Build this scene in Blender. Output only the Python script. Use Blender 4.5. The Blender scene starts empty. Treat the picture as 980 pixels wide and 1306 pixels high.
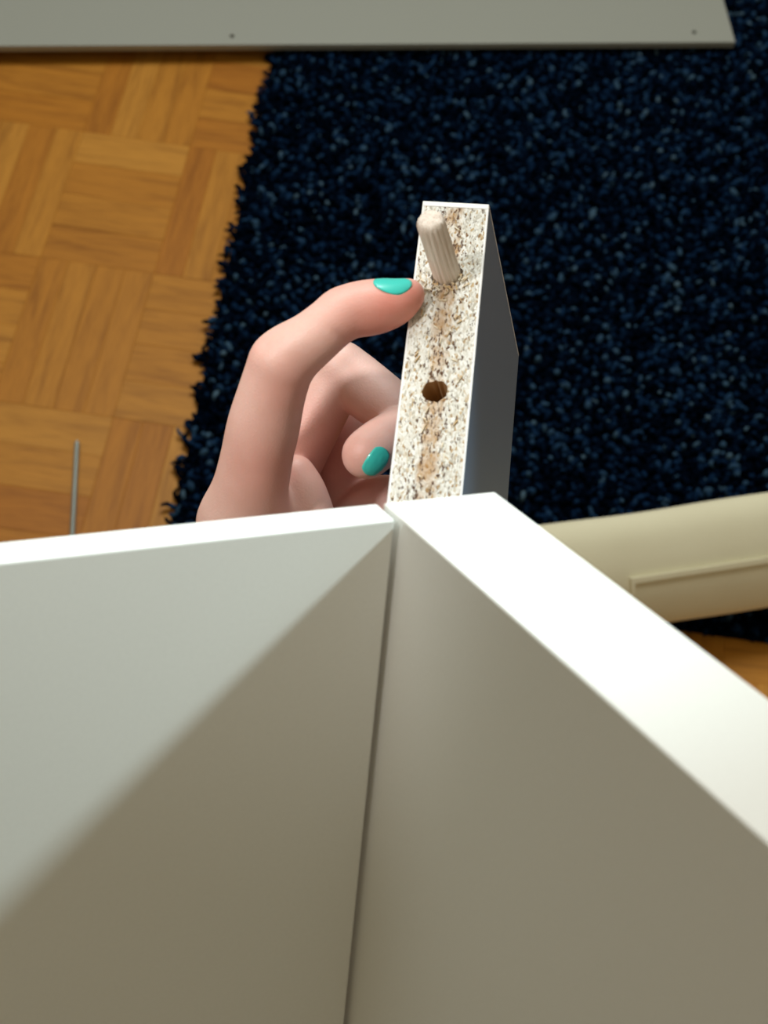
import bpy, bmesh, math, random
import numpy as np
from mathutils import Vector, Matrix

random.seed(7)
rng = np.random.default_rng(7)
S = bpy.context.scene
COL = S.collection

# ------------------------------------------------------------------ camera
FPX = 1800.0                     # focal length in pixels of the 980 x 1306 frame
PP = (490.0, 653.0)
CAM_H = 1.05                     # camera height over the parquet
G = np.array([-0.05436, 0.50718, 0.86013]); G /= np.linalg.norm(G)   # straight down, seen from the camera
RX = np.array([1.0, 0, 0]); RX -= G * (RX @ G); RX /= np.linalg.norm(RX)
RY = np.cross(-G, RX)
ROT = np.array([RX, RY, -G])     # camera (x right, y down, z ahead) -> world
CAM = np.array([0, 0, CAM_H])

def wdir(d): return ROT @ np.asarray(d, float)
def ray(x, y): return np.array([(x - PP[0]) / FPX, (y - PP[1]) / FPX, 1.0])
def at(x, y, depth): return CAM + wdir(ray(x, y) * depth)
def nrm(a): a = np.asarray(a, float); return a / np.linalg.norm(a)
def on_plane(x, y, z=0.0):
    d = wdir(ray(x, y)); t = (z - CAM_H) / d[2]
    return CAM + d * t

cd = bpy.data.cameras.new('camera'); cam = bpy.data.objects.new('camera', cd); COL.objects.link(cam)
R3 = np.array([wdir((1, 0, 0)), wdir((0, -1, 0)), wdir((0, 0, -1))]).T
cam.matrix_world = Matrix([[*R3[0], 0], [*R3[1], 0], [*R3[2], CAM_H], [0, 0, 0, 1]])
cd.sensor_fit = 'HORIZONTAL'; cd.sensor_width = 36.0
cd.lens = FPX * 36.0 / 980.0
cd.clip_start = 0.01; cd.clip_end = 50
cd.dof.use_dof = True
cd.dof.focus_distance = 0.50
cd.dof.aperture_fstop = (cd.lens / 1000) / 0.0028
S.camera = cam

# ------------------------------------------------------------------ light
S.view_settings.view_transform = 'Standard'; S.view_settings.look = 'None'
S.view_settings.gamma = 1.0; S.view_settings.use_curve_mapping = False
S.view_settings.exposure = 0.0

# directions of the cabinet corner, in camera axes
E1 = np.array([-0.8975, 0.0950, -0.4307]); E2 = np.array([0.4370, 0.3860, -0.8125])
E3 = np.cross(E1, E2); E3 = E3 if E3[1] > 0 else -E3
E1 /= np.linalg.norm(E1); E2 -= E1 * (E1 @ E2); E2 /= np.linalg.norm(E2)
E3 = np.cross(E1, E2); E3 = E3 if E3[1] > 0 else -E3
CD = 0.345
CC = ray(513, 662) * CD          # inner top corner of the cabinet

w = bpy.data.worlds.new('world'); S.world = w; w.use_nodes = True
bg = w.node_tree.nodes['Background']
bg.inputs[0].default_value = (1.0, 0.89, 0.58, 1); bg.inputs[1].default_value = 0.31

def area(name, loc, target, size, energy, color):
    l = bpy.data.lights.new(name, 'AREA'); l.shape = 'RECTANGLE'; l.size, l.size_y = size
    l.energy = energy; l.color = color
    o = bpy.data.objects.new(name, l); COL.objects.link(o); o.location = loc
    o.rotation_euler = (Vector(target) - Vector(loc)).to_track_quat('-Z', 'Y').to_euler()
    return o
tgt = at(450, 400, 0.6)
area('window_daylight', tgt + wdir((0.05, -1.0, -0.42)) * 1.55, tgt, (0.9, 0.7), 24, (0.97, 1.0, 0.98))
# narrow added spot over the left shoulder, no real fixture, brightens the hand
pl = bpy.data.lights.new('added_hand_spot', 'SPOT'); pl.energy = 47; pl.color = (1.0, 0.97, 0.93); pl.shadow_soft_size = 0.07
pl.spot_size = math.radians(8.8); pl.spot_blend = 0.55
po = bpy.data.objects.new('added_hand_spot', pl); COL.objects.link(po)
hc = ray(385, 500) * 0.43
po.location = CAM + wdir(hc + nrm((-0.60, -0.36, -0.90)) * 1.25)
po.rotation_euler = (Vector(CAM + wdir(hc)) - Vector(po.location)).to_track_quat('-Z', 'Y').to_euler()

def plane_hit(x, y, n, p0):
    r = ray(x, y); return r * ((n @ p0) / (n @ r))
sh = plane_hit(39, 1118, E2, CC) - CC       # edge of the shadow on the left board
la, lb = sh @ E1, sh @ E3
ld = -la * E1 - lb * E3; ld /= np.linalg.norm(ld)
ld = ld + 0.22 * E2; ld /= np.linalg.norm(ld)
lp = CC + ld * 0.95
spt = bpy.data.lights.new('added_cabinet_spot', 'SPOT'); spt.energy = 63; spt.color = (0.78, 0.96, 1.0)  # added spot for the light from the right, cone kept to the cabinet
spt.shadow_soft_size = 0.05; spt.spot_size = math.radians(9.4); spt.spot_blend = 0.3
so = bpy.data.objects.new('added_cabinet_spot', spt); COL.objects.link(so)
so.location = CAM + wdir(lp)
aim = CAM + wdir(plane_hit(50, 880, E2, CC))
so.rotation_euler = (Vector(aim) - Vector(so.location)).to_track_quat('-Z', 'Y').to_euler()

# ------------------------------------------------------------------ helpers
def tag(o, label=None, cat=None, group=None, kind=None):
    if label: o['label'] = label
    if cat: o['category'] = cat
    if group: o['group'] = group
    if kind: o['kind'] = kind
    return o
def empty(name, M=None, loc=None):
    o = bpy.data.objects.new(name, None); COL.objects.link(o); o.empty_display_size = 0.02
    if M is not None: o.matrix_world = M
    if loc is not None: o.location = loc
    return o
def link(name, me, mat, parent=None, smooth=False):
    o = bpy.data.objects.new(name, me); COL.objects.link(o)
    if mat: 
        me.materials.clear(); me.materials.append(mat)
    if smooth: me.shade_smooth()
    if parent: o.parent = parent
    return o
def from_bm(bm, name):
    me = bpy.data.meshes.new(name); bm.to_mesh(me); bm.free(); return me
def pyd(name, v, f):
    me = bpy.data.meshes.new(name); me.from_pydata([tuple(p) for p in v], [], f); me.update(); return me
def box_me(name, lo, hi, bev=0.0, seg=2):
    bm = bmesh.new(); bmesh.ops.create_cube(bm, size=1)
    lo, hi = Vector(lo), Vector(hi)
    for v in bm.verts: v.co = Vector([(lo[i] + hi[i]) / 2 + v.co[i] * (hi[i] - lo[i]) for i in range(3)])
    if bev: bmesh.ops.bevel(bm, geom=bm.edges[:], offset=bev, segments=seg, affect='EDGES', profile=0.5)
    return from_bm(bm, name)
def frame(origin, a, b, c):
    return Matrix([[a[0], b[0], c[0], origin[0]], [a[1], b[1], c[1], origin[1]], [a[2], b[2], c[2], origin[2]], [0, 0, 0, 1]])
def boolean(me, cutters):
    o = bpy.data.objects.new('tmp', me); COL.objects.link(o); cs = []
    for c in cutters:
        k = bpy.data.objects.new('tmpc', c); COL.objects.link(k); cs.append(k)
        m = o.modifiers.new('b', 'BOOLEAN'); m.operation = 'DIFFERENCE'; m.solver = 'EXACT'; m.object = k
    dg = bpy.context.evaluated_depsgraph_get()
    r = bpy.data.meshes.new_from_object(o.evaluated_get(dg), depsgraph=dg)
    for k in cs + [o]: bpy.data.objects.remove(k)
    return r
def disc_prism(name, c, r, axis, h0, h1, n=24, jag=0.0):
    """closed prism round the local axis index, uneven radius"""
    i, j = [k for k in range(3) if k != axis]; v = []
    rr = [r * (1 + jag * random.uniform(-1, 1)) for _ in range(n)]
    for h in (h0, h1):
        for k in range(n):
            p = [0, 0, 0]; a = 2 * math.pi * k / n
            p[i] = c[0] + rr[k] * math.cos(a); p[j] = c[1] + rr[k] * math.sin(a); p[axis] = h; v.append(p)
    f = [tuple(range(n))[::-1], tuple(range(n, 2 * n))] + [(k, (k + 1) % n, n + (k + 1) % n, n + k) for k in range(n)]
    me = pyd(name, v, f)
    bm = bmesh.new(); bm.from_mesh(me); bmesh.ops.recalc_face_normals(bm, faces=bm.faces); bm.to_mesh(me); bm.free()
    return me

# ------------------------------------------------------------------ materials
class NT:
    def __init__(s, name):
        s.m = bpy.data.materials.new(name); s.m.use_nodes = True
        s.t = s.m.node_tree; s.b = s.t.nodes['Principled BSDF']; s.t.nodes
    def n(s, typ, ins=None, **kw):
        x = s.t.nodes.new(typ)
        for k, v in kw.items(): setattr(x, k, v)
        for k, v in (ins or {}).items():
            if isinstance(v, bpy.types.NodeSocket): s.t.links.new(v, x.inputs[k])
            else: x.inputs[k].default_value = v
        return x
    def ramp(s, fac, stops, interp='LINEAR'):
        x = s.t.nodes.new('ShaderNodeValToRGB'); x.color_ramp.interpolation = interp
        e = x.color_ramp.elements
        while len(e) < len(stops): e.new(0.5)
        for q, (p, c) in zip(e, stops): q.position = p; q.color = (*c, 1) if len(c) == 3 else c
        s.t.links.new(fac, x.inputs[0]); return x.outputs[0]
    def mix(s, fac, a, b, mode='MIX'):
        x = s.t.nodes.new('ShaderNodeMix'); x.data_type = 'RGBA'; x.blend_type = mode
        for k, v in ((0, fac), (6, a), (7, b)):
            if isinstance(v, bpy.types.NodeSocket): s.t.links.new(v, x.inputs[k])
            else: x.inputs[k].default_value = v if k == 0 else (*v, 1)
        return x.outputs[2]
    def set(s, **kw):
        for k, v in kw.items():
            k = k.replace('_', ' ')
            if isinstance(v, bpy.types.NodeSocket): s.t.links.new(v, s.b.inputs[k])
            else: s.b.inputs[k].default_value = (*v, 1) if isinstance(v, tuple) and len(v) == 3 and 'Radius' not in k else v
    def bump(s, h, strength=0.3, dist=0.001):
        x = s.n('ShaderNodeBump', {'Height': h, 'Strength': strength, 'Distance': dist})
        s.t.links.new(x.outputs[0], s.b.inputs['Normal'])
    def obj(s, scale=(1, 1, 1), rot=(0, 0, 0)):
        c = s.n('ShaderNodeTexCoord'); m = s.n('ShaderNodeMapping', {'Vector': c.outputs['Object'], 'Scale': scale, 'Rotation': rot})
        return m.outputs[0]

def lin(r, g, b):
    def q(c):
        c /= 255; return c / 12.92 if c <= 0.04045 else ((c + 0.055) / 1.055) ** 2.4
    return (q(r), q(g), q(b))

def white_mat(name, col, rough=0.45):
    t = NT(name); v = t.obj()
    n = t.n('ShaderNodeTexNoise', {'Vector': v, 'Scale': 900.0, 'Detail': 2.0})
    c = t.mix(n.outputs[0], tuple(0.94 * x for x in col), col)
    t.set(Base_Color=c, Roughness=rough); t.bump(n.outputs[0], 0.05, 0.0002); return t.m
M_cab = white_mat('white_cabinet_foil', (0.86, 0.86, 0.82), 0.55)
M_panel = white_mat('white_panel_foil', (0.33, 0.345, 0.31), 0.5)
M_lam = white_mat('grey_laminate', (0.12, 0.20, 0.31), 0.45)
M_band = white_mat('white_edge_band', (0.86, 0.87, 0.87), 0.4)

def wood_mat(joined=False):
    t = NT('oak_parquet'); oi = t.n('ShaderNodeObjectInfo'); rnd = oi.outputs['Random']
    if joined: rnd = t.n('ShaderNodeAttribute', attribute_name='shade').outputs['Fac']
    off = t.n('ShaderNodeVectorMath', {0: rnd, 1: (37.0, 91.0, 13.0)}, operation='MULTIPLY')
    v = t.n('ShaderNodeAttribute', attribute_name='along').outputs['Vector'] if joined else t.obj()
    p = t.n('ShaderNodeVectorMath', {0: v, 1: off.outputs[0]}, operation='ADD').outputs[0]
    # grain runs along the local x axis of every strip
    pm = t.n('ShaderNodeMapping', {'Vector': p, 'Scale': (9, 95, 40)}).outputs[0]
    n1 = t.n('ShaderNodeTexNoise', {'Vector': pm, 'Scale': 1.0, 'Detail': 6.0, 'Roughness': 0.6, 'Distortion': 0.5})
    pf = t.n('ShaderNodeMapping', {'Vector': p, 'Scale': (45, 750, 100)}).outputs[0]
    n2 = t.n('ShaderNodeTexNoise', {'Vector': pf, 'Scale': 1.0, 'Detail': 3.0})
    base = t.ramp(rnd, [(0.0, lin(176, 114, 35)), (0.3, lin(184, 125, 44)), (0.55, lin(191, 134, 53)), (0.8, lin(181, 121, 41)), (1.0, lin(168, 105, 31))])
    g1 = t.ramp(n1.outputs[0], [(0.32, (0.66, 0.6, 0.52)), (0.5, (0.95, 0.94, 0.92)), (0.7, (1.06, 1.06, 1.05))])
    c = t.mix(0.85, base, g1, 'MULTIPLY')
    g2 = t.ramp(n2.outputs[0], [(0.35, (0.78, 0.74, 0.68)), (0.55, (1, 1, 1))])
    c = t.mix(0.6, c, g2, 'MULTIPLY')
    t.set(Base_Color=c, Roughness=0.5, Specular_IOR_Level=0.22); t.bump(n2.outputs[0], 0.12, 0.0004)
    return t.m
M_wood = wood_mat(); M_wood_far = wood_mat(True)

def sub_floor_mat():
    t = NT('parquet_beyond')
    v = t.obj((1, 1, 1))
    ch = t.n('ShaderNodeTexChecker', {'Vector': v, 'Scale': 7.0})
    n1 = t.n('ShaderNodeTexNoise', {'Vector': v, 'Scale': 60.0, 'Detail': 4.0})
    c = t.mix(ch.outputs[1], lin(120, 74, 34), lin(140, 90, 42)); c = t.mix(n1.outputs[0], c, lin(96, 58, 26))
    t.set(Base_Color=c, Roughness=0.45); return t.m
M_sub = sub_floor_mat()

def rug_mat():
    t = NT('navy_shag_yarn'); a = t.n('ShaderNodeAttribute', attribute_name='tuft')
    f = a.outputs['Fac']
    c = t.ramp(f, [(0.0, lin(1, 4, 10)), (0.42, lin(5, 15, 31)), (0.66, lin(19, 42, 72)), (0.86, lin(34, 60, 88)), (0.97, lin(58, 84, 106)), (1.0, lin(88, 112, 128))])
    t.set(Base_Color=c, Roughness=0.9, Specular_IOR_Level=0.0)
    return t.m
M_rug = rug_mat()
t = NT('rug_backing'); t.set(Base_Color=lin(3, 7, 16), Roughness=0.95, Specular_IOR_Level=0.0); M_back = t.m

def particle_mat():
    t = NT('particleboard'); v = t.obj()
    sx = t.n('ShaderNodeSeparateXYZ', {'Vector': v})
    # how near the middle of the board's thickness (coarser, browner chips there)
    mid = t.n('ShaderNodeMath', {0: sx.outputs[0], 1: 0.010}, operation='SUBTRACT')
    mid = t.n('ShaderNodeMath', {0: mid.outputs[0]}, operation='ABSOLUTE')
    mid = t.n('ShaderNodeMapRange', {0: mid.outputs[0], 1: 0.0065, 2: 0.002, 3: 0.0, 4: 1.0})
    wob = t.n('ShaderNodeTexNoise', {'Vector': v, 'Scale': 420.0, 'Detail': 2.0})
    wv = t.n('ShaderNodeVectorMath', {0: wob.outputs[1], 1: (0.0016, 0.0016, 0.0016)}, operation='MULTIPLY')
    vv = t.n('ShaderNodeVectorMath', {0: v, 1: wv.outputs[0]}, operation='ADD').outputs[0]
    vm = t.n('ShaderNodeMapping', {'Vector': vv, 'Scale': (1900, 900, 1100)}).outputs[0]
    vo = t.n('ShaderNodeTexVoronoi', {'Vector': vm, 'Scale': 1.0}); ve = t.n('ShaderNodeTexVoronoi', {'Vector': vm, 'Scale': 1.0}, feature='DISTANCE_TO_EDGE')
    s = t.n('ShaderNodeSeparateColor', {0: vo.outputs['Color']})
    c = t.ramp(s.outputs[0], [(0.0, lin(178, 172, 158)), (0.18, lin(212, 210, 200)), (0.45, lin(238, 239, 235)), (0.80, lin(216, 213, 202)), (0.92, lin(190, 164, 122)), (1.0, lin(128, 96, 62))])
    big = t.n('ShaderNodeTexNoise', {'Vector': v, 'Scale': 120.0, 'Detail': 5.0, 'Roughness': 0.65})
    bm_ = t.n('ShaderNodeMath', {0: big.outputs[0], 1: mid.outputs[0]}, operation='MULTIPLY')
    bf = t.ramp(bm_.outputs[0], [(0.34, (0, 0, 0)), (0.58, (1, 1, 1))])
    c = t.mix(t.n('ShaderNodeMath', {0: bf, 1: 0.75}, operation='MULTIPLY').outputs[0], c, lin(180, 138, 86))
    # dark slivers and pits lying along the board
    vs = t.n('ShaderNodeMapping', {'Vector': vv, 'Scale': (1250, 420, 700), 'Rotation': (0, 0, 0.2)}).outputs[0]
    ns = t.n('ShaderNodeTexNoise', {'Vector': vs, 'Scale': 1.0, 'Detail': 3.0, 'Roughness': 0.6})
    th = t.n('ShaderNodeMath', {0: mid.outputs[0], 1: 0.06, 2: 0.0}, operation='MULTIPLY')
    ad = t.n('ShaderNodeMath', {0: ns.outputs[0], 1: th.outputs[0]}, operation='ADD')
    df = t.ramp(ad.outputs[0], [(0.60, (0, 0, 0)), (0.66, (1, 1, 1))])
    c = t.mix(df, c, lin(92, 64, 44))
    t.set(Base_Color=c, Roughness=0.85)
    h = t.n('ShaderNodeMath', {0: ve.outputs[0], 1: df}, operation='SUBTRACT')
    t.bump(h.outputs[0], 0.55, 0.0006); return t.m
M_part = particle_mat()

def dowel_mat():
    t = NT('beech_dowel'); v = t.obj((1800, 1800, 60)); n = t.n('ShaderNodeTexNoise', {'Vector': v, 'Scale': 1.0, 'Detail': 4.0})
    c = t.ramp(n.outputs[0], [(0.3, lin(218, 200, 184)), (0.6, lin(242, 231, 221)), (0.8, lin(246, 238, 230))])
    t.set(Base_Color=c, Roughness=0.7); t.bump(n.outputs[0], 0.25, 0.0003); return t.m
M_dowel = dowel_mat()

def skin_mat():
    t = NT('skin'); a = t.n('ShaderNodeAttribute', attribute_name='rosy'); v = t.obj()
    n = t.n('ShaderNodeTexNoise', {'Vector': v, 'Scale': 110.0, 'Detail': 3.0})
    nf = t.n('ShaderNodeTexNoise', {'Vector': v, 'Scale': 1500.0, 'Detail': 2.0})
    c = t.mix(a.outputs['Fac'], lin(227, 190, 179), lin(230, 152, 138))
    m = t.ramp(n.outputs[0], [(0.35, (0.93, 0.88, 0.86)), (0.6, (1.0, 1.0, 1.0))]); c = t.mix(0.6, c, m, 'MULTIPLY')
    t.set(Base_Color=c, Roughness=0.5, Subsurface_Weight=0.22, Subsurface_Scale=0.003, Subsurface_Radius=(1.0, 0.35, 0.2))
    nl = t.n('ShaderNodeTexVoronoi', {'Vector': v, 'Scale': 900.0}, feature='DISTANCE_TO_EDGE')
    nh = t.n('ShaderNodeMath', {0: nf.outputs[0], 1: nl.outputs[0]}, operation='ADD'); t.bump(nh.outputs[0], 0.16, 0.0004); return t.m
M_skin = skin_mat()
t = NT('turquoise_nail_varnish'); t.set(Base_Color=lin(64, 208, 196), Roughness=0.3); t.b.inputs['Coat Weight'].default_value = 0.4; M_nail = t.m
t = NT('zinc_steel'); t.set(Base_Color=(0.42, 0.47, 0.46), Metallic=0.75, Roughness=0.4); M_steel = t.m
t = NT('dark_stained_wood'); t.set(Base_Color=lin(38, 20, 12), Roughness=0.6); M_dark = t.m
t = NT('hole_painted_shade'); t.set(Base_Color=lin(176, 136, 90), Roughness=0.95); M_hole = t.m  # chipboard inside the holes, its shade put into a darker tan

def fabric_mat():
    t = NT('beige_canvas'); v = t.obj(); n = t.n('ShaderNodeTexNoise', {'Vector': v, 'Scale': 700.0, 'Detail': 2.0})
    n2 = t.n('ShaderNodeTexNoise', {'Vector': v, 'Scale': 18.0, 'Detail': 3.0})
    c = t.mix(n.outputs[0], lin(230, 225, 196), lin(240, 236, 208)); c = t.mix(n2.outputs[0], c, lin(224, 218, 188))
    t.set(Base_Color=c, Roughness=0.9); t.bump(n.outputs[0], 0.3, 0.0004); return t.m
M_fab = fabric_mat()

# ------------------------------------------------------------------ floor (parquet)
EX = wdir((0.98957569, 0.14241006, -0.02143178)); EY = wdir((-0.13336031, 0.84999485, -0.50963103))
EX[2] = EY[2] = 0; EX /= np.linalg.norm(EX); EY -= EX * (EX @ EY); EY /= np.linalg.norm(EY)
TA, TB = 0.10428808 * CAM_H, 0.15988415 * CAM_H
ORG = np.array([0, 0, 0]) + EX * (-0.36835473 * CAM_H) + EY * (-0.9666327 * CAM_H)
FZ = np.array([0, 0, 1.0]) if np.cross(EX, EY)[2] > 0 else np.array([0, 0, 1.0])
floor = link('floor', box_me('floor', (-2.5, -1.6, -0.06), (2.5, 3.0, -0.0085)), M_sub)
tag(floor, kind='structure')
M_wall = white_mat('wall_paint', (0.66, 0.64, 0.60), 0.9)
for nm_, lo_, hi_ in (('wall_left', (-2.56, -1.6, 0), (-2.5, 3.0, 2.5)), ('wall_right', (2.5, -1.6, 0), (2.56, 3.0, 2.5)), ('wall_back', (-2.5, 3.0, 0), (2.5, 3.06, 2.5)), ('wall_front', (-2.5, -1.66, 0), (2.5, -1.6, 2.5))):
    tag(link(nm_, box_me(nm_, lo_, hi_), M_wall), kind='structure')
strip_cache = {}
def strip_mesh(L, W):
    k = (round(L, 5), round(W, 5))
    if k not in strip_cache:
        g = 0.00006; strip_cache[k] = box_me('parquet_strip', (-L / 2 + g, -W / 2 + g, -0.008), (L / 2 - g, W / 2 - g, 0.0), 0.00025, 1)
        strip_cache[k].materials.append(M_wood)
    return strip_cache[k]
def floor_uv(p):
    d = np.asarray(p) - ORG; return d @ EX / TA, d @ EY / TB
rugL0, rugL1 = on_plane(352, 39), on_plane(222, 633)         # left edge of the rug on the floor
rug_dir = (rugL1 - rugL0) / np.linalg.norm(rugL1 - rugL0)
rug_nrm = np.array([-rug_dir[1], rug_dir[0], 0]);
if rug_nrm @ EX < 0: rug_nrm = -rug_nrm
RUG_NEAR = floor_uv(on_plane(230, 712))[1]                   # near edge row
cnt = 0
built = set()
for i in range(-4, 9):
    for j in range(-3, 7):
        cxy = ORG + EX * TA * (i + 0.5) + EY * TB * (j + 0.5)
        # tiles under the rug are not seen
        under = all(((ORG + EX * TA * (i + a) + EY * TB * (j + b)) - rugL0) @ rug_nrm > 0.03 for a in (0, 1) for b in (0, 1)) and j + 1 < RUG_NEAR - 0.05
        cv = np.linalg.solve(ROT.T @ np.eye(3), cxy - CAM) if False else ROT.T @ (cxy - CAM)
        px, py = PP[0] + FPX * cv[0] / cv[2], PP[1] + FPX * cv[1] / cv[2]
        if under or px < -170 or px > 1150 or py < -160 or py > 1080: continue
        if px > 420 and py < 560: continue
        if 150 < px < 720 and py > 860: continue
        horiz = (i + j) % 2 == 0         # strips along EX
        if cnt > 290: continue
        built.add((i, j))
        for k in range(4):
            if horiz:
                me = strip_mesh(TA, TB / 4); c = ORG + EX * TA * (i + 0.5) + EY * TB * (j + (k + 0.5) / 4); X, Y = EX, EY
            else:
                me = strip_mesh(TB, TA / 4); c = ORG + EX * TA * (i + (k + 0.5) / 4) + EY * TB * (j + 0.5); X, Y = EY, EX
            Z = np.cross(X, Y); 
            if Z[2] < 0: Y = -Y; Z = -Z
            o = bpy.data.objects.new('parquet_strip', me); COL.objects.link(o); o.parent = floor
            c = c + np.array([0, 0, random.uniform(-0.00025, 0.0)])
            o.matrix_world = frame(c, X, Y, Z); cnt += 1

# the rest of the room's parquet, joined
fv_, ff_, fs_, fa_ = [], [], [], []
for i in range(-19, 27):
    for j in range(-16, 16):
        if (i, j) in built: continue
        cc_ = ORG + EX * TA * (i + 0.5) + EY * TB * (j + 0.5)
        if abs(cc_[0]) > 2.36 or cc_[1] < -1.46 or cc_[1] > 2.86: continue
        for k in range(4):
            if (i + j) % 2 == 0: c = ORG + EX * TA * (i + 0.5) + EY * TB * (j + (k + 0.5) / 4); X, Y, L_, W_ = EX, EY, TA, TB / 4
            else: c = ORG + EX * TA * (i + (k + 0.5) / 4) + EY * TB * (j + 0.5); X, Y, L_, W_ = EY, EX, TB, TA / 4
            b0_ = len(fv_); sh_ = random.random(); dz_ = random.uniform(-0.00025, 0)
            for (zz, ins_) in ((-0.008, 0.0001), (dz_ - 0.0003, 0.0001), (dz_, 0.0003)):
                for a, b in ((-1, -1), (1, -1), (1, 1), (-1, 1)):
                    lx, ly = a * (L_ / 2 - ins_), b * (W_ / 2 - ins_)
                    fv_.append(tuple(c + X * lx + Y * ly + np.array([0, 0, zz]))); fs_.append(sh_); fa_ += [lx, ly, zz]
            for lay in (0, 4):
                for q_ in range(4): ff_.append((b0_ + lay + q_, b0_ + lay + (q_ + 1) % 4, b0_ + lay + 4 + (q_ + 1) % 4, b0_ + lay + 4 + q_))
            ff_.append((b0_ + 8, b0_ + 9, b0_ + 10, b0_ + 11))
fme = pyd('parquet_field', fv_, ff_)
bm = bmesh.new(); bm.from_mesh(fme); bmesh.ops.recalc_face_normals(bm, faces=bm.faces); bm.to_mesh(fme); bm.free()
fme.attributes.new('shade', 'FLOAT', 'POINT').data.foreach_set('value', fs_)
fme.attributes.new('along', 'FLOAT_VECTOR', 'POINT').data.foreach_set('vector', fa_)
link('parquet_field', fme, M_wood_far, floor)['kind'] = 'stuff'

# ------------------------------------------------------------------ rug
rug = empty('shag_rug', loc=tuple(on_plane(560, 360)))
tag(rug, 'navy blue shag rug with paler flecked yarn tufts on the parquet', 'rug')
RO = np.array(rug.location)
def uvp(u, v): return ORG + EX * TA * u + EY * TB * v
ue = floor_uv(on_plane(1200, 360))[0]; vt = floor_uv(on_plane(600, -60))[1]
def left_at(v):  # point of the left edge on row v
    # intersection of the edge line with row v
    A = rugL0 - ORG; t_ = (v * TB - A @ EY) / (rug_dir @ EY); return rugL0 + rug_dir * t_
c0, c1, c2, c3 = left_at(vt), uvp(ue, vt), uvp(ue, RUG_NEAR), left_at(RUG_NEAR)
inn = 0.004
bv = [p - RO + np.array([0, 0, z]) for z in (0.0003, 0.004) for p in (c0 + rug_nrm * inn, c1, c2, c3 + rug_nrm * inn)]
bme = pyd('rug_backing', bv, [(0, 1, 2, 3), (7, 6, 5, 4), (0, 4, 5, 1), (1, 5, 6, 2), (2, 6, 7, 3), (3, 7, 4, 0)])
bm = bmesh.new(); bm.from_mesh(bme); bmesh.ops.recalc_face_normals(bm, faces=bm.faces); bm.to_mesh(bme); bm.free()
link('backing', bme, M_back, rug)

# white panel lying across the top of the rug: its frame (needed so that no tuft grows through it)
PZ = 0.0150
pa, pb = on_plane(39, 66, PZ), on_plane(936, 61, PZ)
PXd = (pb - pa); PXd /= np.linalg.norm(PXd)
PYd = np.array([-PXd[1], PXd[0], 0]);                         # away from the camera
if PYd @ EY > 0: PYd = -PYd
PLEN, PWID, PTH = 1.3, 0.30, 0.008
porg = pb - PXd * PLEN

NT_ = 0
us = np.arange(0, (uvp(ue, 0) - uvp(floor_uv(c3)[0] - 0.2, 0)) @ EX, 0.0052)
vs_ = np.arange(0, (RUG_NEAR - vt) * TB, 0.0052)
U, V = np.meshgrid(us, vs_)
start = uvp(floor_uv(c3)[0] - 0.2, vt)
P = start + U.reshape(-1, 1) * EX + V.reshape(-1, 1) * EY
P = P + (rng.normal(0, 0.0016, (len(P), 1)) * EX + rng.normal(0, 0.0016, (len(P), 1)) * EY)
dl = (P - rugL0) @ rug_nrm
wav = 0.0025 * np.sin(P[:, 1] * 160) + 0.002 * np.sin(P[:, 1] * 61 + 1)
keep = dl > 0.001 + wav
q = P - porg
inx, iny = q @ PXd, q @ PYd
low_ = (inx < PLEN + 0.003) & (iny > -0.006) & (iny < PWID + 0.004)
# only what can be seen near the frame
cvv = (P - CAM) @ ROT; pxx = PP[0] + FPX * cvv[:, 0] / cvv[:, 2]; pyy = PP[1] + FPX * cvv[:, 1] / cvv[:, 2]
keep &= (P - ORG) @ EX < ue * TA - 0.001
P = P[keep]; dl = dl[keep]; low_ = low_[keep]; N = len(P)
RINGS, SIDES = 5, 5
Ht = rng.uniform(0.0075, 0.0125, N); az = rng.uniform(0, 2 * np.pi, N); lean = rng.uniform(0.001, 0.008, N)
Ht[low_] = np.minimum(Ht[low_], 0.0085)
redge = ue * TA - (P - ORG) @ EX < 0.010
edge = dl < 0.012
ra = np.arctan2(-rug_nrm[1], -rug_nrm[0])
az[edge] = ra + rng.normal(0, 0.7, edge.sum()); lean[edge] = rng.uniform(0.003, 0.010, edge.sum()); Ht[edge] *= 0.8
az[redge] = math.atan2(EX[1], EX[0]) + rng.normal(0, 0.7, redge.sum())
rad = rng.uniform(0.0017, 0.0030, N)
rad[edge] *= 0.85
curl = rng.normal(0, 1.1, N)
verts = np.zeros((N, RINGS * SIDES + 1, 3), np.float32)
ang = np.arange(SIDES) * 2 * np.pi / SIDES
for r in range(RINGS):
    t_ = r / (RINGS - 1)
    a2 = az + curl * t_
    off = lean * t_ ** 1.6
    cx = P[:, 0] + np.cos(a2) * off; cy = P[:, 1] + np.sin(a2) * off
    cz = 0.002 + Ht * (t_ - 0.28 * t_ ** 3 * (lean / 0.011))
    rr = rad * (0.8 + 0.4 * math.sin(t_ * 2.2)) * (1 if r < RINGS - 1 else 0.62)
    for s in range(SIDES):
        k = r * SIDES + s; a = ang[s] + az
        verts[:, k, 0] = cx + np.cos(a) * rr; verts[:, k, 1] = cy + np.sin(a) * rr
        verts[:, k, 2] = cz + np.cos(a - a2) * rr * -0.5 * t_
verts[:, -1] = verts[:, (RINGS - 1) * SIDES:RINGS * SIDES].mean(1) + np.array([0, 0, 0.0008])
verts -= RO.astype(np.float32)
nv = RINGS * SIDES + 1
faces = []
for r in range(RINGS - 1):
    for s in range(SIDES):
        a, b = r * SIDES + s, r * SIDES + (s + 1) % SIDES
        faces += [(a, b, b + SIDES), (a, b + SIDES, a + SIDES)]
for s in range(SIDES): faces.append(((RINGS - 1) * SIDES + s, (RINGS - 1) * SIDES + (s + 1) % SIDES, nv - 1))
F = np.array(faces)
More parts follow.
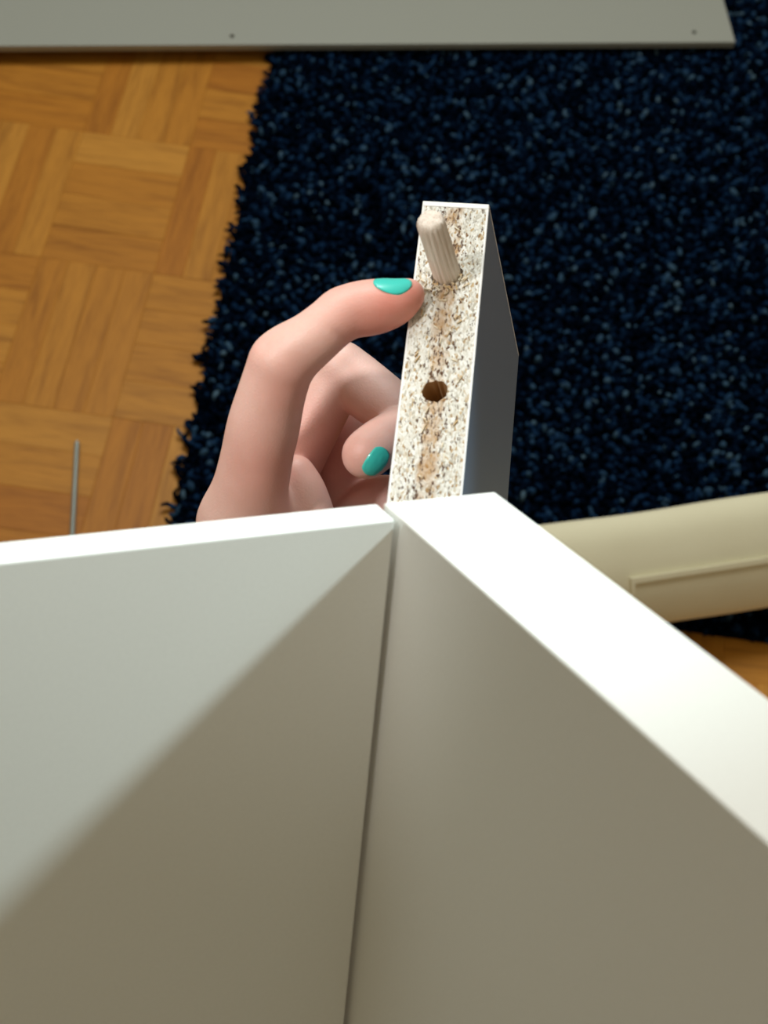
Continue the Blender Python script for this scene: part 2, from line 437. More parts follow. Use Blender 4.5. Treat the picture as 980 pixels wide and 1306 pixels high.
allF = (F[None] + (np.arange(N) * nv)[:, None, None]).reshape(-1)
me = bpy.data.meshes.new('pile'); me.vertices.add(N * nv); me.vertices.foreach_set('co', verts.reshape(-1))
me.loops.add(len(allF)); me.loops.foreach_set('vertex_index', allF.astype(np.int32))
me.polygons.add(len(allF) // 3); me.polygons.foreach_set('loop_start', np.arange(0, len(allF), 3, dtype=np.int32))
me.update(calc_edges=True)
tv = rng.beta(2.0, 3.2, N); fl = rng.random(N) < 0.08; tv[fl] = rng.uniform(0.84, 0.99, fl.sum())
at_ = me.attributes.new('tuft', 'FLOAT', 'POINT'); at_.data.foreach_set('value', np.repeat(tv, nv).astype(np.float32))
pile = link('pile', me, M_rug, rug, True); pile['kind'] = 'stuff'
print('tufts', N, 'strips', cnt)

# ------------------------------------------------------------------ white panel behind
pnl = empty('shelf_board', frame(porg, PXd, PYd if np.cross(PXd, PYd)[2] > 0 else PYd, np.array([0, 0, 1.0])))
tag(pnl, 'long white flat-pack shelf board lying across the far end of the rug', 'shelf')
def panel_uv(x, y):
    p = on_plane(x, y, PZ + PTH) - porg; return p @ PXd, p @ PYd
bd = box_me('board', (0, 0, 0), (PLEN, PWID, PTH), 0.0008, 2)
holes = [panel_uv(296, 46), panel_uv(886, 41)]
bd = boolean(bd, [disc_prism('h', h, 0.0026, 2, PTH - 0.006, PTH + 0.01) for h in holes])
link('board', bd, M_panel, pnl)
for h in holes:
    link('drill_hole', disc_prism('drill_hole', h, 0.0025, 2, PTH - 0.0059, PTH - 0.0045, 16), M_dark, pnl)

# ------------------------------------------------------------------ long bolt on the parquet
b0, b1 = on_plane(98.5, 562, 0.0026), on_plane(92, 690, 0.0026)
bdir = (b1 - b0); BL = np.linalg.norm(bdir); bdir /= BL
bz = np.array([0, 0, 1.0]); by = np.cross(bz, bdir)
bolt = empty('long_screw', frame(b0, bdir, by, bz)); tag(bolt, 'long threaded zinc screw lying on the parquet beside the rug', 'screw')
n = 14; turns = int(BL / 0.0012); v = []; f = []
RR = 0.0025
rings = turns * 6
for r in range(rings + 1):
    x = BL * r / rings
    taper = min(1.0, 0.45 + x / 0.006)
    for s in range(n):
        a = 2 * math.pi * s / n; ph = (x / 0.0012 - s / n) % 1.0
        rr = (RR - 0.00045 * abs(ph - 0.5) * 2) * taper
        v.append((x, rr * math.cos(a), rr * math.sin(a)))
for r in range(rings):
    for s in range(n): f.append((r * n + s, r * n + (s + 1) % n, (r + 1) * n + (s + 1) % n, (r + 1) * n + s))
f.append(tuple(range(n))[::-1]); f.append(tuple(range(rings * n, rings * n + n)))
link('threaded_shank', pyd('threaded_shank', v, f), M_steel, bolt, True)
v = []; f = []
for (x, rr) in ((BL - 0.0005, 0.0024), (BL, 0.0045), (BL + 0.003, 0.0045), (BL + 0.0036, 0.0038)):
    for s in range(6): a = math.pi / 3 * s; v.append((x, rr * math.cos(a), rr * math.sin(a) + 0.0018))
for r in range(3):
    for s in range(6): f.append((r * 6 + s, r * 6 + (s + 1) % 6, r * 6 + 6 + (s + 1) % 6, r * 6 + 6 + s))
f += [tuple(range(6))[::-1], tuple(range(18, 24))]
link('hex_head', pyd('hex_head', v, f), M_steel, bolt)

# ------------------------------------------------------------------ low beige bench at the right
HB = 0.042
q0, q1 = on_plane(700, 824, HB), on_plane(941, 785, HB)
bx = (q1 - q0); bx[2] = 0; bx /= np.linalg.norm(bx)
byv = np.array([-bx[1], bx[0], 0])           # away
if byv @ EY > 0: byv = -byv
b_o = on_plane(640, 833, HB); b_o[2] = 0
bench = empty('low_bench', frame(b_o, bx, byv, np.array([0, 0, 1.0])))
tag(bench, 'low beige canvas-covered bench with a stitched patch, behind the white cabinet', 'bench')
BLEN, BDEP, BHT = 0.62, 0.077, 0.069
ctl = [(0.010, -0.012), (0.003, 0.004), (0.0, 0.012), (0.007, 0.028), (0.018, 0.044), (0.034, 0.0585), (0.054, 0.069), (0.070, 0.067), (0.077, 0.050), (0.077, 0.010), (0.070, 0.0), (0.012, 0.0), (0.003, 0.004), (0.0, 0.014)]
prof = []
for i in range(1, len(ctl) - 2):
    p0, p1, p2, p3 = [np.array(c) for c in ctl[i - 1:i + 3]]
    for k in range(5):
        t_ = k / 5; prof.append(0.5 * (2 * p1 + (p2 - p0) * t_ + (2 * p0 - 5 * p1 + 4 * p2 - p3) * t_ ** 2 + (3 * p1 - p0 - 3 * p2 + p3) * t_ ** 3))
prof = np.array(prof); pc = prof.mean(0); npf = len(prof); NX = 44
def bulge(x): return 1 + 0.012 * math.sin(x * 41) + 0.008 * math.sin(x * 23 + 1)
v = []; f = []
for i in range(NX + 1):
    x = BLEN * i / NX; k = min(1.0, math.sqrt(max(0.0, 1 - (1 - min(i, NX - i) / 1.5) ** 2)) * 0.25 + 0.75) if min(i, NX - i) < 1.5 else 1.0
    for p in prof: q_ = pc + (p - pc) * k * (bulge(x) if k == 1 else 1); v.append((x, q_[0], HB + max(q_[1], 0.0)))
for i in range(NX):
    for k in range(npf): f.append((i * npf + k, i * npf + (k + 1) % npf, (i + 1) * npf + (k + 1) % npf, (i + 1) * npf + k))
f += [tuple(range(npf)), tuple(range(NX * npf, (NX + 1) * npf))]
def fixed(me):
    b_ = bmesh.new(); b_.from_mesh(me); bmesh.ops.recalc_face_normals(b_, faces=b_.faces); b_.to_mesh(me); b_.free(); return me
link('cushion', fixed(pyd('cushion', v, f)), M_fab, bench, True)
Mb = bench.matrix_world.inverted()
def bench_front(x, y, yy):     # pixel -> local point on an upright plane of the bench
    o = Mb @ Vector(CAM); d = (Mb.to_3x3() @ Vector(wdir(ray(x, y)))); t_ = (yy - o.y) / d.y; return o + d * t_
k0 = bench_front(816, 730, 0.016)
print('patch', k0)
px0 = k0.x; px1 = px0 + 0.125
sel = [k for k in range(npf) if k < 24 and prof[k][1] > 0.008 and prof[k][1] < 0.053]
pn = []
for k in sel:
    tg_ = nrm(prof[k + 1] - prof[k - 1]); pn.append(np.array([-tg_[1], tg_[0]]))
pn = [q_ if q_[0] < 0 else -q_ for q_ in pn]
def sheet(x0, x1, ks, off, nx=12):
    v = []; f = []; m = len(ks)
    for i in range(nx + 1):
        x = x0 + (x1 - x0) * i / nx
        for lay in (off, -0.002):
            for k in ks: q_ = pc + (prof[sel[k]] - pc) * bulge(x) + pn[k] * lay; v.append((x, q_[0], HB + q_[1]))
    w_ = 2 * m
    for i in range(nx):
        for k in range(m - 1):
            f += [(i * w_ + k, i * w_ + k + 1, (i + 1) * w_ + k + 1, (i + 1) * w_ + k), (i * w_ + m + k, (i + 1) * w_ + m + k, (i + 1) * w_ + m + k + 1, i * w_ + m + k + 1)]
        for k, l in ((0, m), (m - 1, 2 * m - 1)): f.append((i * w_ + k, (i + 1) * w_ + k, (i + 1) * w_ + l, i * w_ + l))
    for i in (0, nx):
        for k in range(m - 1): f.append((i * w_ + k, i * w_ + k + 1, i * w_ + m + k + 1, i * w_ + m + k))
    return fixed(pyd('sheet', v, f))
ns_ = len(sel)
link('patch', sheet(px0, px1, range(ns_), 0.0014), M_fab, bench, False)
link('stitched_seam', sheet(px0, px1, range(ns_ - 2, ns_), 0.0034), M_fab, bench)
link('stitched_seam', sheet(px0 - 0.0005, px0 + 0.0028, range(ns_), 0.0034, 2), M_fab, bench)
link('stitched_seam', sheet(px1 - 0.0028, px1 + 0.0005, range(ns_), 0.0034, 2), M_fab, bench)
link('base_rail', box_me('rail', (0.02, 0.016, 0.030), (BLEN - 0.02, BDEP - 0.016, HB + 0.004), 0.002), M_dark, bench)
for x in (0.05, BLEN - 0.05):
    for y in (0.027, BDEP - 0.027):
        link('foot', disc_prism('foot', (x, y), 0.009, 2, 0.0150, 0.034, 16), M_dark, bench)

# ------------------------------------------------------------------ half-built white cabinet (near, out of focus)
TL, TR = 0.0104, 0.0322          # thicknesses of the left and of the right board
drop = (CAM_H - (CC @ G)) if False else (CAM_H - CC @ G)
L3 = drop / (E3 @ G) - 0.004     # its lower corner stands on the floor
e1, e2, e3 = wdir(E1), wdir(E2), wdir(E3)
cab = empty('white_cabinet', frame(CAM + wdir(CC) + e3 * L3, e1, e2, -e3)); 
tag(cab, 'half-assembled white cabinet corner, close up and out of focus, open side up', 'cabinet')
link('thin_side_panel', box_me('thin_side_panel', (0.0020, -TL, 0), (0.34, 0, L3), 0.0005, 2), M_cab, cab)
link('thick_side_panel', box_me('thick_side_panel', (-TR, -TL, 0), (0, 0.24, L3), 0.0005, 2), M_cab, cab)

# ------------------------------------------------------------------ particleboard rail held in the hand
Wd = nrm((891 - 490, 1607 - 653, 1800)); Vd = -nrm((431, -3395, 1800)); Vd = nrm(Vd - Wd * (Vd @ Wd)); Ud = np.cross(Vd, Wd)
if Ud[0] < 0: Ud = -Ud
T = 0.020
# depth of the top left corner such that the end face is T wide there
za = 0.45
for _ in range(20):
    A_ = ray(542, 259) * za; B_ = A_ + Ud * T; bx_ = PP[0] + FPX * B_[0] / B_[2]; za *= (bx_ - 542) / 80.0
A_ = ray(542, 259) * za
ow, uw, vw, ww = CAM + wdir(A_), wdir(Ud), wdir(Vd), wdir(Wd)
hand_sign = 1 if np.dot(np.cross(uw, vw), ww) > 0 else -1
BLv, BLw = 0.118, 0.084
rail = empty('chipboard_rail', frame(ow, uw, vw, ww)); 
tag(rail, 'white-faced chipboard board with raw speckled end, held up over the rug', 'board')
def board_uv(x, y):
    r = ray(x, y); p = r * ((Wd @ A_) / (Wd @ r)) - A_; return p @ Ud, p @ Vd
print('board depth', za, 'bottom', board_uv(540, 633), board_uv(495, 633), board_uv(585, 633))
hu = board_uv(555, 499); du = board_uv(570, 349)
core = box_me('core', (0, 0.0006, 0), (T, BLv, BLw))
core = boolean(core, [disc_prism('h', hu, 0.0037, 2, -0.01, 0.028, 28, 0.09), disc_prism('h', du, 0.0047, 2, -0.01, 0.014, 28, 0.12)])
SKW = 0.0024
def skew(me):
    for vv in me.vertices:
        if vv.co.y < 0.003: vv.co.y += SKW * vv.co.x / T
    return me
def two_mats(o, m2, test):
    o.data.materials.append(m2)
    for p in o.data.polygons: p.material_index = 1 if test(p) else 0
oc = link('chipboard_core', skew(core), M_part, rail)
two_mats(oc, M_hole, lambda p: any(math.hypot(p.center.x - h[0], p.center.y - h[1]) < 0.0048 for h in (hu, du)) and p.center.z > 0.001)
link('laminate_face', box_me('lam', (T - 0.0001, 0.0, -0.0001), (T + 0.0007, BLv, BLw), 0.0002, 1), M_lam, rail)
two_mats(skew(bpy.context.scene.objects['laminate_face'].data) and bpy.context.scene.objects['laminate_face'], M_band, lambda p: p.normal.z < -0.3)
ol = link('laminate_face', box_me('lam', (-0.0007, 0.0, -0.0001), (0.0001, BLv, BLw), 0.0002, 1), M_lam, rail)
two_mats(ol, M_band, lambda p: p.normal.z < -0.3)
link('edge_band', skew(box_me('band', (-0.0007, -0.0008, -0.0002), (T + 0.0007, 0.0012, BLw), 0.0003, 2)), M_band, rail)
# torn chips round the dowel hole and along the end
bm = bmesh.new()
def chip(u, v, L, W, a, lift):
    c, s = math.cos(a), math.sin(a); pts = []
    for (x, y, z) in ((-L / 2, -W / 2, 0), (L / 2, -W * 0.2, 0), (L / 2, W * 0.2, 0), (-L / 2, W / 2, 0)):
        for dz in (0.0004, -0.0005 - lift * (x / L + 0.5)):
            pts.append(bm.verts.new((u + c * x - s * y, v + s * x + c * y, dz)))
    for q_ in ((0, 2, 4, 6), (7, 5, 3, 1), (0, 1, 3, 2), (2, 3, 5, 4), (4, 5, 7, 6), (6, 7, 1, 0)): bm.faces.new([pts[z] for z in q_])
for k in range(26):
    a = random.uniform(0.2, 2.9); d = random.uniform(0.0042, 0.0085)
    chip(du[0] + d * math.cos(a) * 0.9, du[1] + d * math.sin(a), random.uniform(0.001, 0.0028), random.uniform(0.0003, 0.0007), random.uniform(0, 6), random.uniform(0, 0.0007))
for k in range(34):
    cu_, cv_ = random.uniform(0.003, 0.017), random.uniform(0.01, 0.1)
    if math.hypot(cu_ - hu[0], cv_ - hu[1]) < 0.0065: continue
    chip(cu_, cv_, random.uniform(0.001, 0.003), random.uniform(0.0003, 0.0006), 1.57 + random.gauss(0, 0.5), random.uniform(0, 0.0005))
bm.normal_update(); bmesh.ops.recalc_face_normals(bm, faces=bm.faces)
t = NT('wood_chips'); oi = t.n('ShaderNodeTexNoise', {'Vector': t.obj(), 'Scale': 300.0}); t.set(Base_Color=t.ramp(oi.outputs[0], [(0.35, lin(196, 164, 116)), (0.6, lin(226, 218, 198))]), Roughness=0.9); M_chip = t.m
o = link('loose_chips', from_bm(bm, 'loose_chips'), M_chip, rail); o['kind'] = 'stuff'

# dowel standing in the upper hole
dr = 0.0043
dt = ow + uw * du[0] + vw * du[1]
top_c = None
best = None
for s in np.linspace(0.012, 0.04, 200):      # tip lies on the ray through (548,281), as near the hole's axis as can be
    p = dt - ww * s
    best = p if best is None else best
tip_ray = wdir(ray(548, 279)); 
# nearest point of the axis to that ray fixes the length, then the tip is put on the ray
wr = dt - CAM; a_ = np.dot(ww, ww); b__ = np.dot(-ww, tip_ray); c_ = np.dot(tip_ray, tip_ray); d_ = np.dot(-ww, wr); e_ = np.dot(tip_ray, wr)
sc = (b__ * e_ - c_ * d_) / (a_ * c_ - b__ * b__)
tip = CAM + tip_ray * ((e_ + sc * b__) / c_)
print('dowel length', sc, 'off axis', np.linalg.norm(tip - (dt - ww * sc)))
dax = nrm(tip - dt); dx = nrm(np.cross(dax, [0, 0, 1])); dy = np.cross(dax, dx)
dow = empty('wooden_dowel', frame(dt - dax * 0.010, dx, dy, dax)); tag(dow, 'fluted pale wooden dowel pushed into the chipboard end beside the fingertip', 'dowel')
DL = np.linalg.norm(tip - dt) + 0.010
v = []; f = []; n = 96
prof = [(0, 0.86), (0.0012, 1.0)] + [(0.0012 + (DL - 0.0036) * k / 8, 1.0) for k in range(1, 9)] + [(DL - 0.0017, 0.97), (DL - 0.0009, 0.9), (DL - 0.0003, 0.76), (DL, 0.55), (DL + 0.0001, 0.25)]
for (z, rr) in prof:
    for s in range(n):
        a = 2 * math.pi * s / n
        fl_ = 1 - 0.085 * (0.5 + 0.5 * math.cos(a * 16)) ** 2 * (1 if z < DL - 0.0016 else 0.6 if z < DL - 0.0005 else 0)
        v.append((dr * rr * fl_ * math.cos(a), dr * rr * fl_ * math.sin(a), z + 0.00012 * math.sin(5 * a + z * 900)))
for r in range(len(prof) - 1):
    for s in range(n): f.append((r * n + s, r * n + (s + 1) % n, (r + 1) * n + (s + 1) % n, (r + 1) * n + s))
f += [tuple(range(n))[::-1], tuple(range((len(prof) - 1) * n, len(prof) * n))]
link('shaft', pyd('shaft', v, f), M_dowel, dow, True)

# ------------------------------------------------------------------ hand
# every finger is a chain of joints (x, y in the photograph, depth in metres, radius in pixels) turned into camera-space points
def chain(pts, sub=6):
    c = [np.append(ray(x, y) * d, r * d / FPX) for (x, y, d, r) in pts]
    c = [2 * c[0] - c[1]] + c + [2 * c[-1] - c[-2]]; out = []
    for i in range(1, len(c) - 2):
        p0, p1, p2, p3 = c[i - 1:i + 3]
        for k in range(sub):
            t_ = k / sub
            out.append(0.5 * (2 * p1 + (p2 - p0) * t_ + (2 * p0 - 5 * p1 + 4 * p2 - p3) * t_ ** 2 + (3 * p1 - p0 - 3 * p2 + p3) * t_ ** 3))
    out.append(c[-2]); return [(p[:3], p[3]) for p in out]
index = chain([(306, 668, .452, 52), (318, 628, .446, 48), (327, 588, .440, 46), (336, 545, .434, 46), (346, 505, .429, 43), (357, 470, .425, 42), (361, 462, .424, 42)])
index_mid = chain([(359, 464, .424, 42), (371, 452, .423, 40), (396, 434, .421, 35.5), (418, 416, .421, 33.5), (437, 400, .422, 33)])
index_tip = chain([(434, 402, .422, 32.5), (450, 396, .4225, 34), (468, 393, .423, 35), (486, 390, .424, 33.5), (503, 386, .425, 29), (515, 380, .426, 24), (522, 376, .4265, 20)])
middle = chain([(330, 690, .476, 42), (352, 632, .475, 41), (376, 582, .473, 39), (403, 532, .471, 37), (426, 490, .468, 34), (436, 468, .466, 33)])
middle_mid = chain([(434, 467, .466, 32), (450, 481, .466, 35), (472, 501, .465, 37), (494, 517, .463, 35), (510, 529, .461, 32)])
middle_tip = chain([(520, 545, .457, 29), (506, 552, .453, 30), (488, 563, .449, 31), (474, 574, .447, 31.5), (467, 580, .446, 31)])
ring = chain([(360, 740, .492, 40), (400, 700, .490, 37), (445, 665, .486, 35), (478, 644, .482, 35), (496, 640, .480, 34)])
ring_mid = chain([(492, 641, .480, 33), (510, 660, .478, 30), (520, 690, .478, 28)])
little = chain([(362, 790, .50, 36), (415, 745, .50, 32), (460, 715, .496, 29), (490, 706, .49, 27), (495, 735, .487, 25)])
hollow = chain([(446, 530, .487, 24), (440, 554, .488, 30), (428, 585, .489, 36), (432, 630, .490, 36), (400, 680, .492, 42), (372, 720, .490, 46)])
palm = chain([(318, 668, .458, 56), (345, 690, .465, 58), (352, 740, .475, 60), (350, 790, .487, 60)])
pad = chain([(378, 604, .459, 24), (390, 632, .459, 28), (398, 680, .460, 36)])
thumb = chain([(350, 790, .475, 48), (380, 740, .452, 38), (408, 712, .446, 29), (440, 704, .444, 27)])
wrist_end = ray(352, 800) * .49 + E3 * 0.16 + np.array([-.02, 0, .01])
fore = [(ray(350, 780) * .484, 0.0165), (ray(352, 830) * .497, 0.0175), (ray(352, 830) * .497 + (wrist_end - ray(352, 830) * .497) * 0.5, 0.020), (wrist_end, 0.0235)]
fore2 = [(p + np.array([-0.011, 0.004, 0.004]), r * 0.95) for p, r in fore]
chains = [('index', index, .004), ('index_mid', index_mid, .0010), ('index_tip', index_tip, .0018), ('palm', palm, .012), ('pad', pad, .005), ('fore', fore, .012), ('fore2', fore2, .012),
          ('middle', middle, .0025), ('hollow', hollow, .003), ('thumb', thumb, .005), ('ring', ring, .0022), ('ring_mid', ring_mid, .0012), ('little', little, .003), ('middle_mid', middle_mid, .0012), ('middle_tip', middle_tip, .0006)]
allp = np.array([p for _, c, _ in chains for p, r in c]); allr = np.array([r for _, c, _ in chains for p, r in c])
lo = (allp - allr[:, None]).min(0) - 0.003; hi = (allp + allr[:, None]).max(0) + 0.003
H = 0.0006
dims = np.ceil((hi - lo) / H).astype(int) + 1
print('sdf grid', dims)
gx = (lo[0] + H * np.arange(dims[0])).astype(np.float32); gy = (lo[1] + H * np.arange(dims[1])).astype(np.float32); gz = (lo[2] + H * np.arange(dims[2])).astype(np.float32)
SDF = np.full(tuple(dims), 0.05, np.float32)
def smin(a, b, k):
    h = np.maximum(k - np.abs(a - b), 0) / k; return np.minimum(a, b) - h * h * h * k / 6
def seg_field(X, Y, Z, a, b, ra, rb):
    ab = (b - a).astype(np.float32); L2 = float(ab @ ab)
    px_, py_, pz_ = X - np.float32(a[0]), Y - np.float32(a[1]), Z - np.float32(a[2])
    tt = np.clip((px_ * ab[0] + py_ * ab[1] + pz_ * ab[2]) / L2, 0, 1)
    return np.sqrt((px_ - tt * ab[0]) ** 2 + (py_ - tt * ab[1]) ** 2 + (pz_ - tt * ab[2]) ** 2) - (ra + (rb - ra) * tt)
def rosy_source(): return None
for nm, c, k in chains:
    pts = np.array([p for p, r in c]); rs = np.array([r for p, r in c]); m = rs.max() + 0.016
    i0 = np.maximum(((pts.min(0) - m - lo) / H).astype(int), 0); i1 = np.minimum(((pts.max(0) + m - lo) / H).astype(int) + 1, dims)
    X = gx[i0[0]:i1[0], None, None]; Y = gy[None, i0[1]:i1[1], None]; Z = gz[None, None, i0[2]:i1[2]]
    fld = None
    for q_ in range(len(c) - 1):
        d = seg_field(X, Y, Z, pts[q_], pts[q_ + 1], rs[q_], rs[q_ + 1])
        fld = d if fld is None else smin(fld, d, 0.0006)
    sl = tuple(slice(i0[z], i1[z]) for z in range(3))
    SDF[sl] = smin(SDF[sl], fld, k)
# grooves: skin creases at the joints and where the folded finger meets itself
def groove(pa_, pb_, r, depth):
    a = ray(*pa_[:2]) * pa_[2]; b = ray(*pb_[:2]) * pb_[2]
    i0 = np.maximum(((np.minimum(a, b) - 0.01 - lo) / H).astype(int), 0); i1 = np.minimum(((np.maximum(a, b) + 0.01 - lo) / H).astype(int) + 1, dims)
    X = gx[i0[0]:i1[0], None, None]; Y = gy[None, i0[1]:i1[1], None]; Z = gz[None, None, i0[2]:i1[2]]
    d = seg_field(X, Y, Z, a, b, 0, 0); sl = tuple(slice(i0[z], i1[z]) for z in range(3))
    SDF[sl] += depth * np.exp(-(d / r) ** 2)
groove((437, 466, .447), (447, 508, .447), 0.0009, 0.0020)
groove((447, 508, .447), (453, 532, .449), 0.0010, 0.0022)
groove((428, 424, .413), (441, 434, .417), 0.0011, 0.0006)
groove((350, 494, .413), (388, 503, .418), 0.0013, 0.0006)
groove((375, 560, .437), (372, 610, .440), 0.0012, 0.0008)
for k_ in range(5): groove((322 + 4 * k_, 446 - 3 * k_, .417), (328 + 4 * k_, 462 - 3 * k_, .413), 0.0006, 0.00022)
# surface nets
ins = SDF < 0
occ = ins.astype(np.int8)
cs = sum(occ[a:dims[0] - 1 + a, b:dims[1] - 1 + b, c:dims[2] - 1 + c] for a in (0, 1) for b in (0, 1) for c in (0, 1))
act = np.argwhere((cs > 0) & (cs < 8))
vid = np.full(tuple(dims - 1), -1, np.int32); vid[act[:, 0], act[:, 1], act[:, 2]] = np.arange(len(act))
acc = np.zeros((len(act), 3)); wsum = np.zeros(len(act))
corn = [np.array(c) for c in ((0, 0, 0), (1, 0, 0), (0, 1, 0), (1, 1, 0), (0, 0, 1), (1, 0, 1), (0, 1, 1), (1, 1, 1))]
vals = [SDF[act[:, 0] + c[0], act[:, 1] + c[1], act[:, 2] + c[2]].astype(float) for c in corn]
for i in range(8):
    for j in range(i + 1, 8):
        if np.abs(corn[i] - corn[j]).sum() != 1: continue
        cr = (vals[i] < 0) != (vals[j] < 0)
        tt = np.where(cr, vals[i] / np.where(cr, vals[i] - vals[j], 1), 0)
        acc += np.where(cr[:, None], corn[i] + (corn[j] - corn[i]) * tt[:, None], 0); wsum += cr
vp = lo + H * (act + acc / wsum[:, None])
quads = []
for ax in range(3):
    o1, o2 = (ax + 1) % 3, (ax + 2) % 3
    a = ins; sl0 = [slice(None)] * 3; sl1 = [slice(None)] * 3; sl0[ax] = slice(0, -1); sl1[ax] = slice(1, None)
    A0, A1 = ins[tuple(sl0)], ins[tuple(sl1)]
    for flip, msk in ((0, A0 & ~A1), (1, ~A0 & A1)):
        e = np.argwhere(msk); e = e[(e[:, o1] > 0) & (e[:, o2] > 0) & (e[:, o1] < dims[o1] - 1) & (e[:, o2] < dims[o2] - 1)]
        def vv_(d1, d2):
            q_ = e.copy(); q_[:, o1] += d1; q_[:, o2] += d2; return vid[q_[:, 0], q_[:, 1], q_[:, 2]]
        qd = np.stack([vv_(-1, -1), vv_(0, -1), vv_(0, 0), vv_(-1, 0)], 1)
        quads.append(qd[:, ::-1] if flip else qd)
quads = np.concatenate(quads)
# (skin is smoothed, then flattened where it presses on the board)
nb = np.zeros((len(vp), 3)); 
E_ = np.concatenate([quads[:, [0, 1]], quads[:, [1, 2]], quads[:, [2, 3]], quads[:, [3, 0]]])
for it in range(5):
    nb[:] = 0; ct = np.zeros(len(vp))
    for a, b in ((0, 1), (1, 0)):
        for z in range(3): nb[:, z] += np.bincount(E_[:, a], vp[E_[:, b], z], len(vp))
        ct += np.bincount(E_[:, a], minlength=len(vp))
    vp = vp * 0.45 + 0.55 * nb / ct[:, None]
LB = np.stack([Ud, Vd, Wd], 1)
Lb = (vp - A_) @ LB
prs = (Lb[:, 0] > -0.0010) & (Lb[:, 0] < 0.009) & (Lb[:, 1] > -0.002) & (Lb[:, 1] < BLv) & (Lb[:, 2] > -0.0005) & (Lb[:, 2] < BLw)
Lb[prs, 0] = -0.0010
vp = A_ + Lb @ LB.T
HM = frame(CAM + wdir(ray(350, 700) * .47), wdir((1, 0, 0)), wdir((0, 1, 0)), wdir((0, 0, 1)))
horg = ray(350, 700) * .47
hand = empty('hand', HM); tag(hand, 'bare hand with turquoise nail varnish, pointing finger on the board end', 'hand')
hme = bpy.data.meshes.new('hand_skin'); hv = vp - horg
hme.vertices.add(len(hv)); hme.vertices.foreach_set('co', hv.astype(np.float32).reshape(-1))
hme.loops.add(quads.size); hme.loops.foreach_set('vertex_index', quads.astype(np.int32).reshape(-1))
hme.polygons.add(len(quads)); hme.polygons.foreach_set('loop_start', np.arange(0, quads.size, 4, dtype=np.int32)); hme.update(calc_edges=True)
rosy = np.zeros(len(vp))
for (x, y, d, s, a) in ((525, 385, .42, .010, .95), (490, 405, .42, .010, .7), (440, 425, .42, .009, .6), (385, 495, .42, .012, .6), (350, 600, .43, .016, .55), (460, 585, .43, .009, .8), (436, 580, .475, .016, 1.0),
                     (470, 500, .44, .010, .4), (400, 545, .45, .014, .35), (478, 625, .46, .010, .6), (320, 450, .42, .006, .2), (445, 375, .42, .008, .3)):
    rosy += a * np.exp(-(((vp - ray(x, y) * d) / s) ** 2).sum(1))
ra_ = hme.attributes.new('rosy', 'FLOAT', 'POINT'); ra_.data.foreach_set('value', np.clip(rosy, 0, 1).astype(np.float32))
bm = bmesh.new(); bm.from_mesh(hme); bmesh.ops.recalc_face_normals(bm, faces=bm.faces); bm.to_mesh(hme); bm.free()
link('skin', hme, M_skin, hand, True)
print('hand verts', len(vp))

def field_at(p):
    q_ = (p - lo) / H; i = np.floor(q_).astype(int); fr = q_ - i; r = 0.0
    for c in corn: r += SDF[tuple(np.clip(i + c, 0, dims - 1))] * np.prod(np.where(c, fr, 1 - fr))
    return r
def skin_radius(o, d, r0):
    rr = np.linspace(0.55 * r0, 1.5 * r0, 40); a = field_at(o + d * rr[0])
    for k in range(1, 40):
        b = field_at(o + d * rr[k])
        if a < 0 <= b: return rr[k - 1] + (rr[k] - rr[k - 1]) * (-a) / (b - a)
        a = b
    return r0
def nail(name, a, b, ra0, rb0, dors, half, sink=0.0002):
    """curved shell over the finger from a (cuticle) to b (free edge); dors = the way the nail faces"""
    ax = b - a; L = np.linalg.norm(ax); ax = ax / L; dors = np.asarray(dors, float); dors = dors - ax * (dors @ ax); dors /= np.linalg.norm(dors); sd = np.cross(ax, dors)
    nu, nw = 14, 12; v = []; f = []
    for lay in (0, 1):
        for i in range(nu + 1):
            t_ = i / nu
            for j in range(nw + 1):
                s = 2 * j / nw - 1
                # rounded cuticle, nearly straight free edge
                t2 = t_ * (1 - 0.22 * s * s) + (1 - t_) * (0.34 * s * s)
                ang_ = half * s * (0.80 + 0.20 * math.sin(math.pi * min(1, t_ * 0.85 + 0.1)))
                dv = dors * math.cos(ang_) + sd * math.sin(ang_); r0 = ra0 + (rb0 - ra0) * t2
                r = skin_radius(a + ax * (L * t2), dv, r0)
                r = min(r, 1.12 * r0)
                rr = r + (0.0004 if lay == 0 else -0.0006) - 0.00045 * abs(s) ** 4 * (1 if lay == 0 else 0)
                v.append(a + ax * (L * t2) + dors * (rr * math.cos(ang_)) + sd * (rr * math.sin(ang_)) - horg)
    K = (nu + 1) * (nw + 1); g = lambda i, j, l: l * K + i * (nw + 1) + j
    for i in range(nu):
        for j in range(nw):
            f += [(g(i, j, 0), g(i, j + 1, 0), g(i + 1, j + 1, 0), g(i + 1, j, 0)), (g(i, j, 1), g(i + 1, j, 1), g(i + 1, j + 1, 1), g(i, j + 1, 1))]
    for i in range(nu):
        for j in (0, nw): f.append((g(i, j, 0), g(i + 1, j, 0), g(i + 1, j, 1), g(i, j, 1)))
    for j in range(nw):
        for i in (0, nu): f.append((g(i, j, 0), g(i, j + 1, 0), g(i, j + 1, 1), g(i, j, 1)))
    me = pyd(name, v, f); bm = bmesh.new(); bm.from_mesh(me); bmesh.ops.recalc_face_normals(bm, faces=bm.faces); bm.to_mesh(me); bm.free()
    return link(name, me, M_nail, hand, True)
pxs = lambda r, d: r * d / FPX
nail('fingernail', ray(479, 391) * .4237, ray(526, 377) * .4262, pxs(34, .4237), pxs(22, .4262), (0.05, -0.68, -0.73), 0.66)
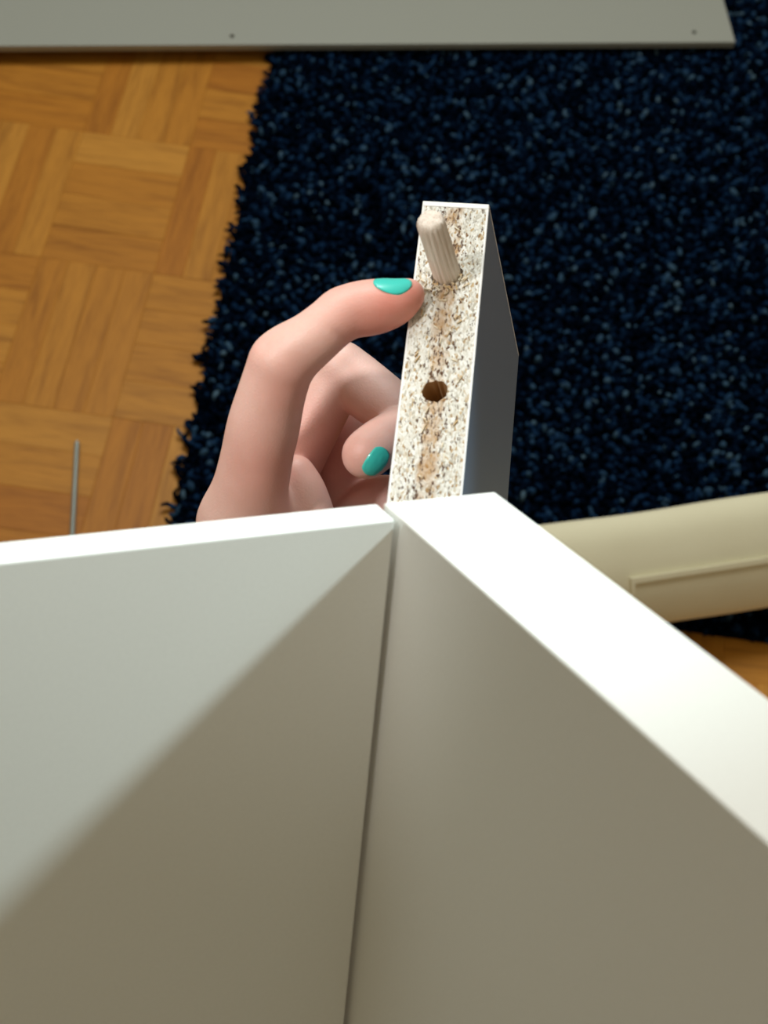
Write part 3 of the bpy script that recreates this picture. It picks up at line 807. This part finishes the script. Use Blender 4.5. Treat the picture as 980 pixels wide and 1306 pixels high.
def nail_at(name, x, y, d_img, L, W):
    """nail lying on the skin where the line of sight through (x, y) meets it, long axis along d_img"""
    r = ray(x, y); ds = np.linspace(.40, .47, 700); fv = [field_at(r * q_) for q_ in ds]
    k = next(i for i in range(1, 700) if fv[i] < 0 <= fv[i - 1]); c = r * ds[k]; e = 0.0012
    n_ = nrm([field_at(c + np.eye(3)[z] * e) - field_at(c - np.eye(3)[z] * e) for z in range(3)])
    ax = np.array([d_img[0], d_img[1], 0.0]); ax = nrm(ax - n_ * (ax @ n_)); sd = np.cross(n_, ax)
    nu, nw = 14, 12; v = []; f = []
    for lay in (0.00035, -0.0007):
        for i in range(nu + 1):
            for j in range(nw + 1):
                a, b = 2 * i / nu - 1, 2 * j / nw - 1
                aa, bb = a * math.sqrt(1 - 0.42 * b * b), b * math.sqrt(1 - 0.42 * a * a)
                p = c + ax * (aa * L / 2) + sd * (bb * W / 2)
                base = -0.30 * (bb * W / 2) ** 2 / 0.007 - 0.22 * (aa * L / 2) ** 2 / 0.007
                hs = np.linspace(0.004, -0.004, 60); h = base
                for q_ in hs:
                    if field_at(p + n_ * q_) < 0: h = q_; break
                h = max(min(h, base + 0.0005), base - 0.0006)
                v.append(p + n_ * (h + lay) - horg)
    K = (nu + 1) * (nw + 1); g = lambda i, j, l: l * K + i * (nw + 1) + j
    for i in range(nu):
        for j in range(nw): f += [(g(i, j, 0), g(i, j + 1, 0), g(i + 1, j + 1, 0), g(i + 1, j, 0)), (g(i, j, 1), g(i + 1, j, 1), g(i + 1, j + 1, 1), g(i, j + 1, 1))]
    for i in range(nu):
        for j in (0, nw): f.append((g(i, j, 0), g(i + 1, j, 0), g(i + 1, j, 1), g(i, j, 1)))
    for j in range(nw):
        for i in (0, nu): f.append((g(i, j, 0), g(i, j + 1, 0), g(i, j + 1, 1), g(i, j, 1)))
    me = pyd(name, v, f); bm = bmesh.new(); bm.from_mesh(me); bmesh.ops.recalc_face_normals(bm, faces=bm.faces); bm.to_mesh(me); bm.free()
    return link(name, me, M_nail, hand, True)
nail_at('fingernail', 481, 590, (-0.52, 0.85), 0.0100, 0.0072)
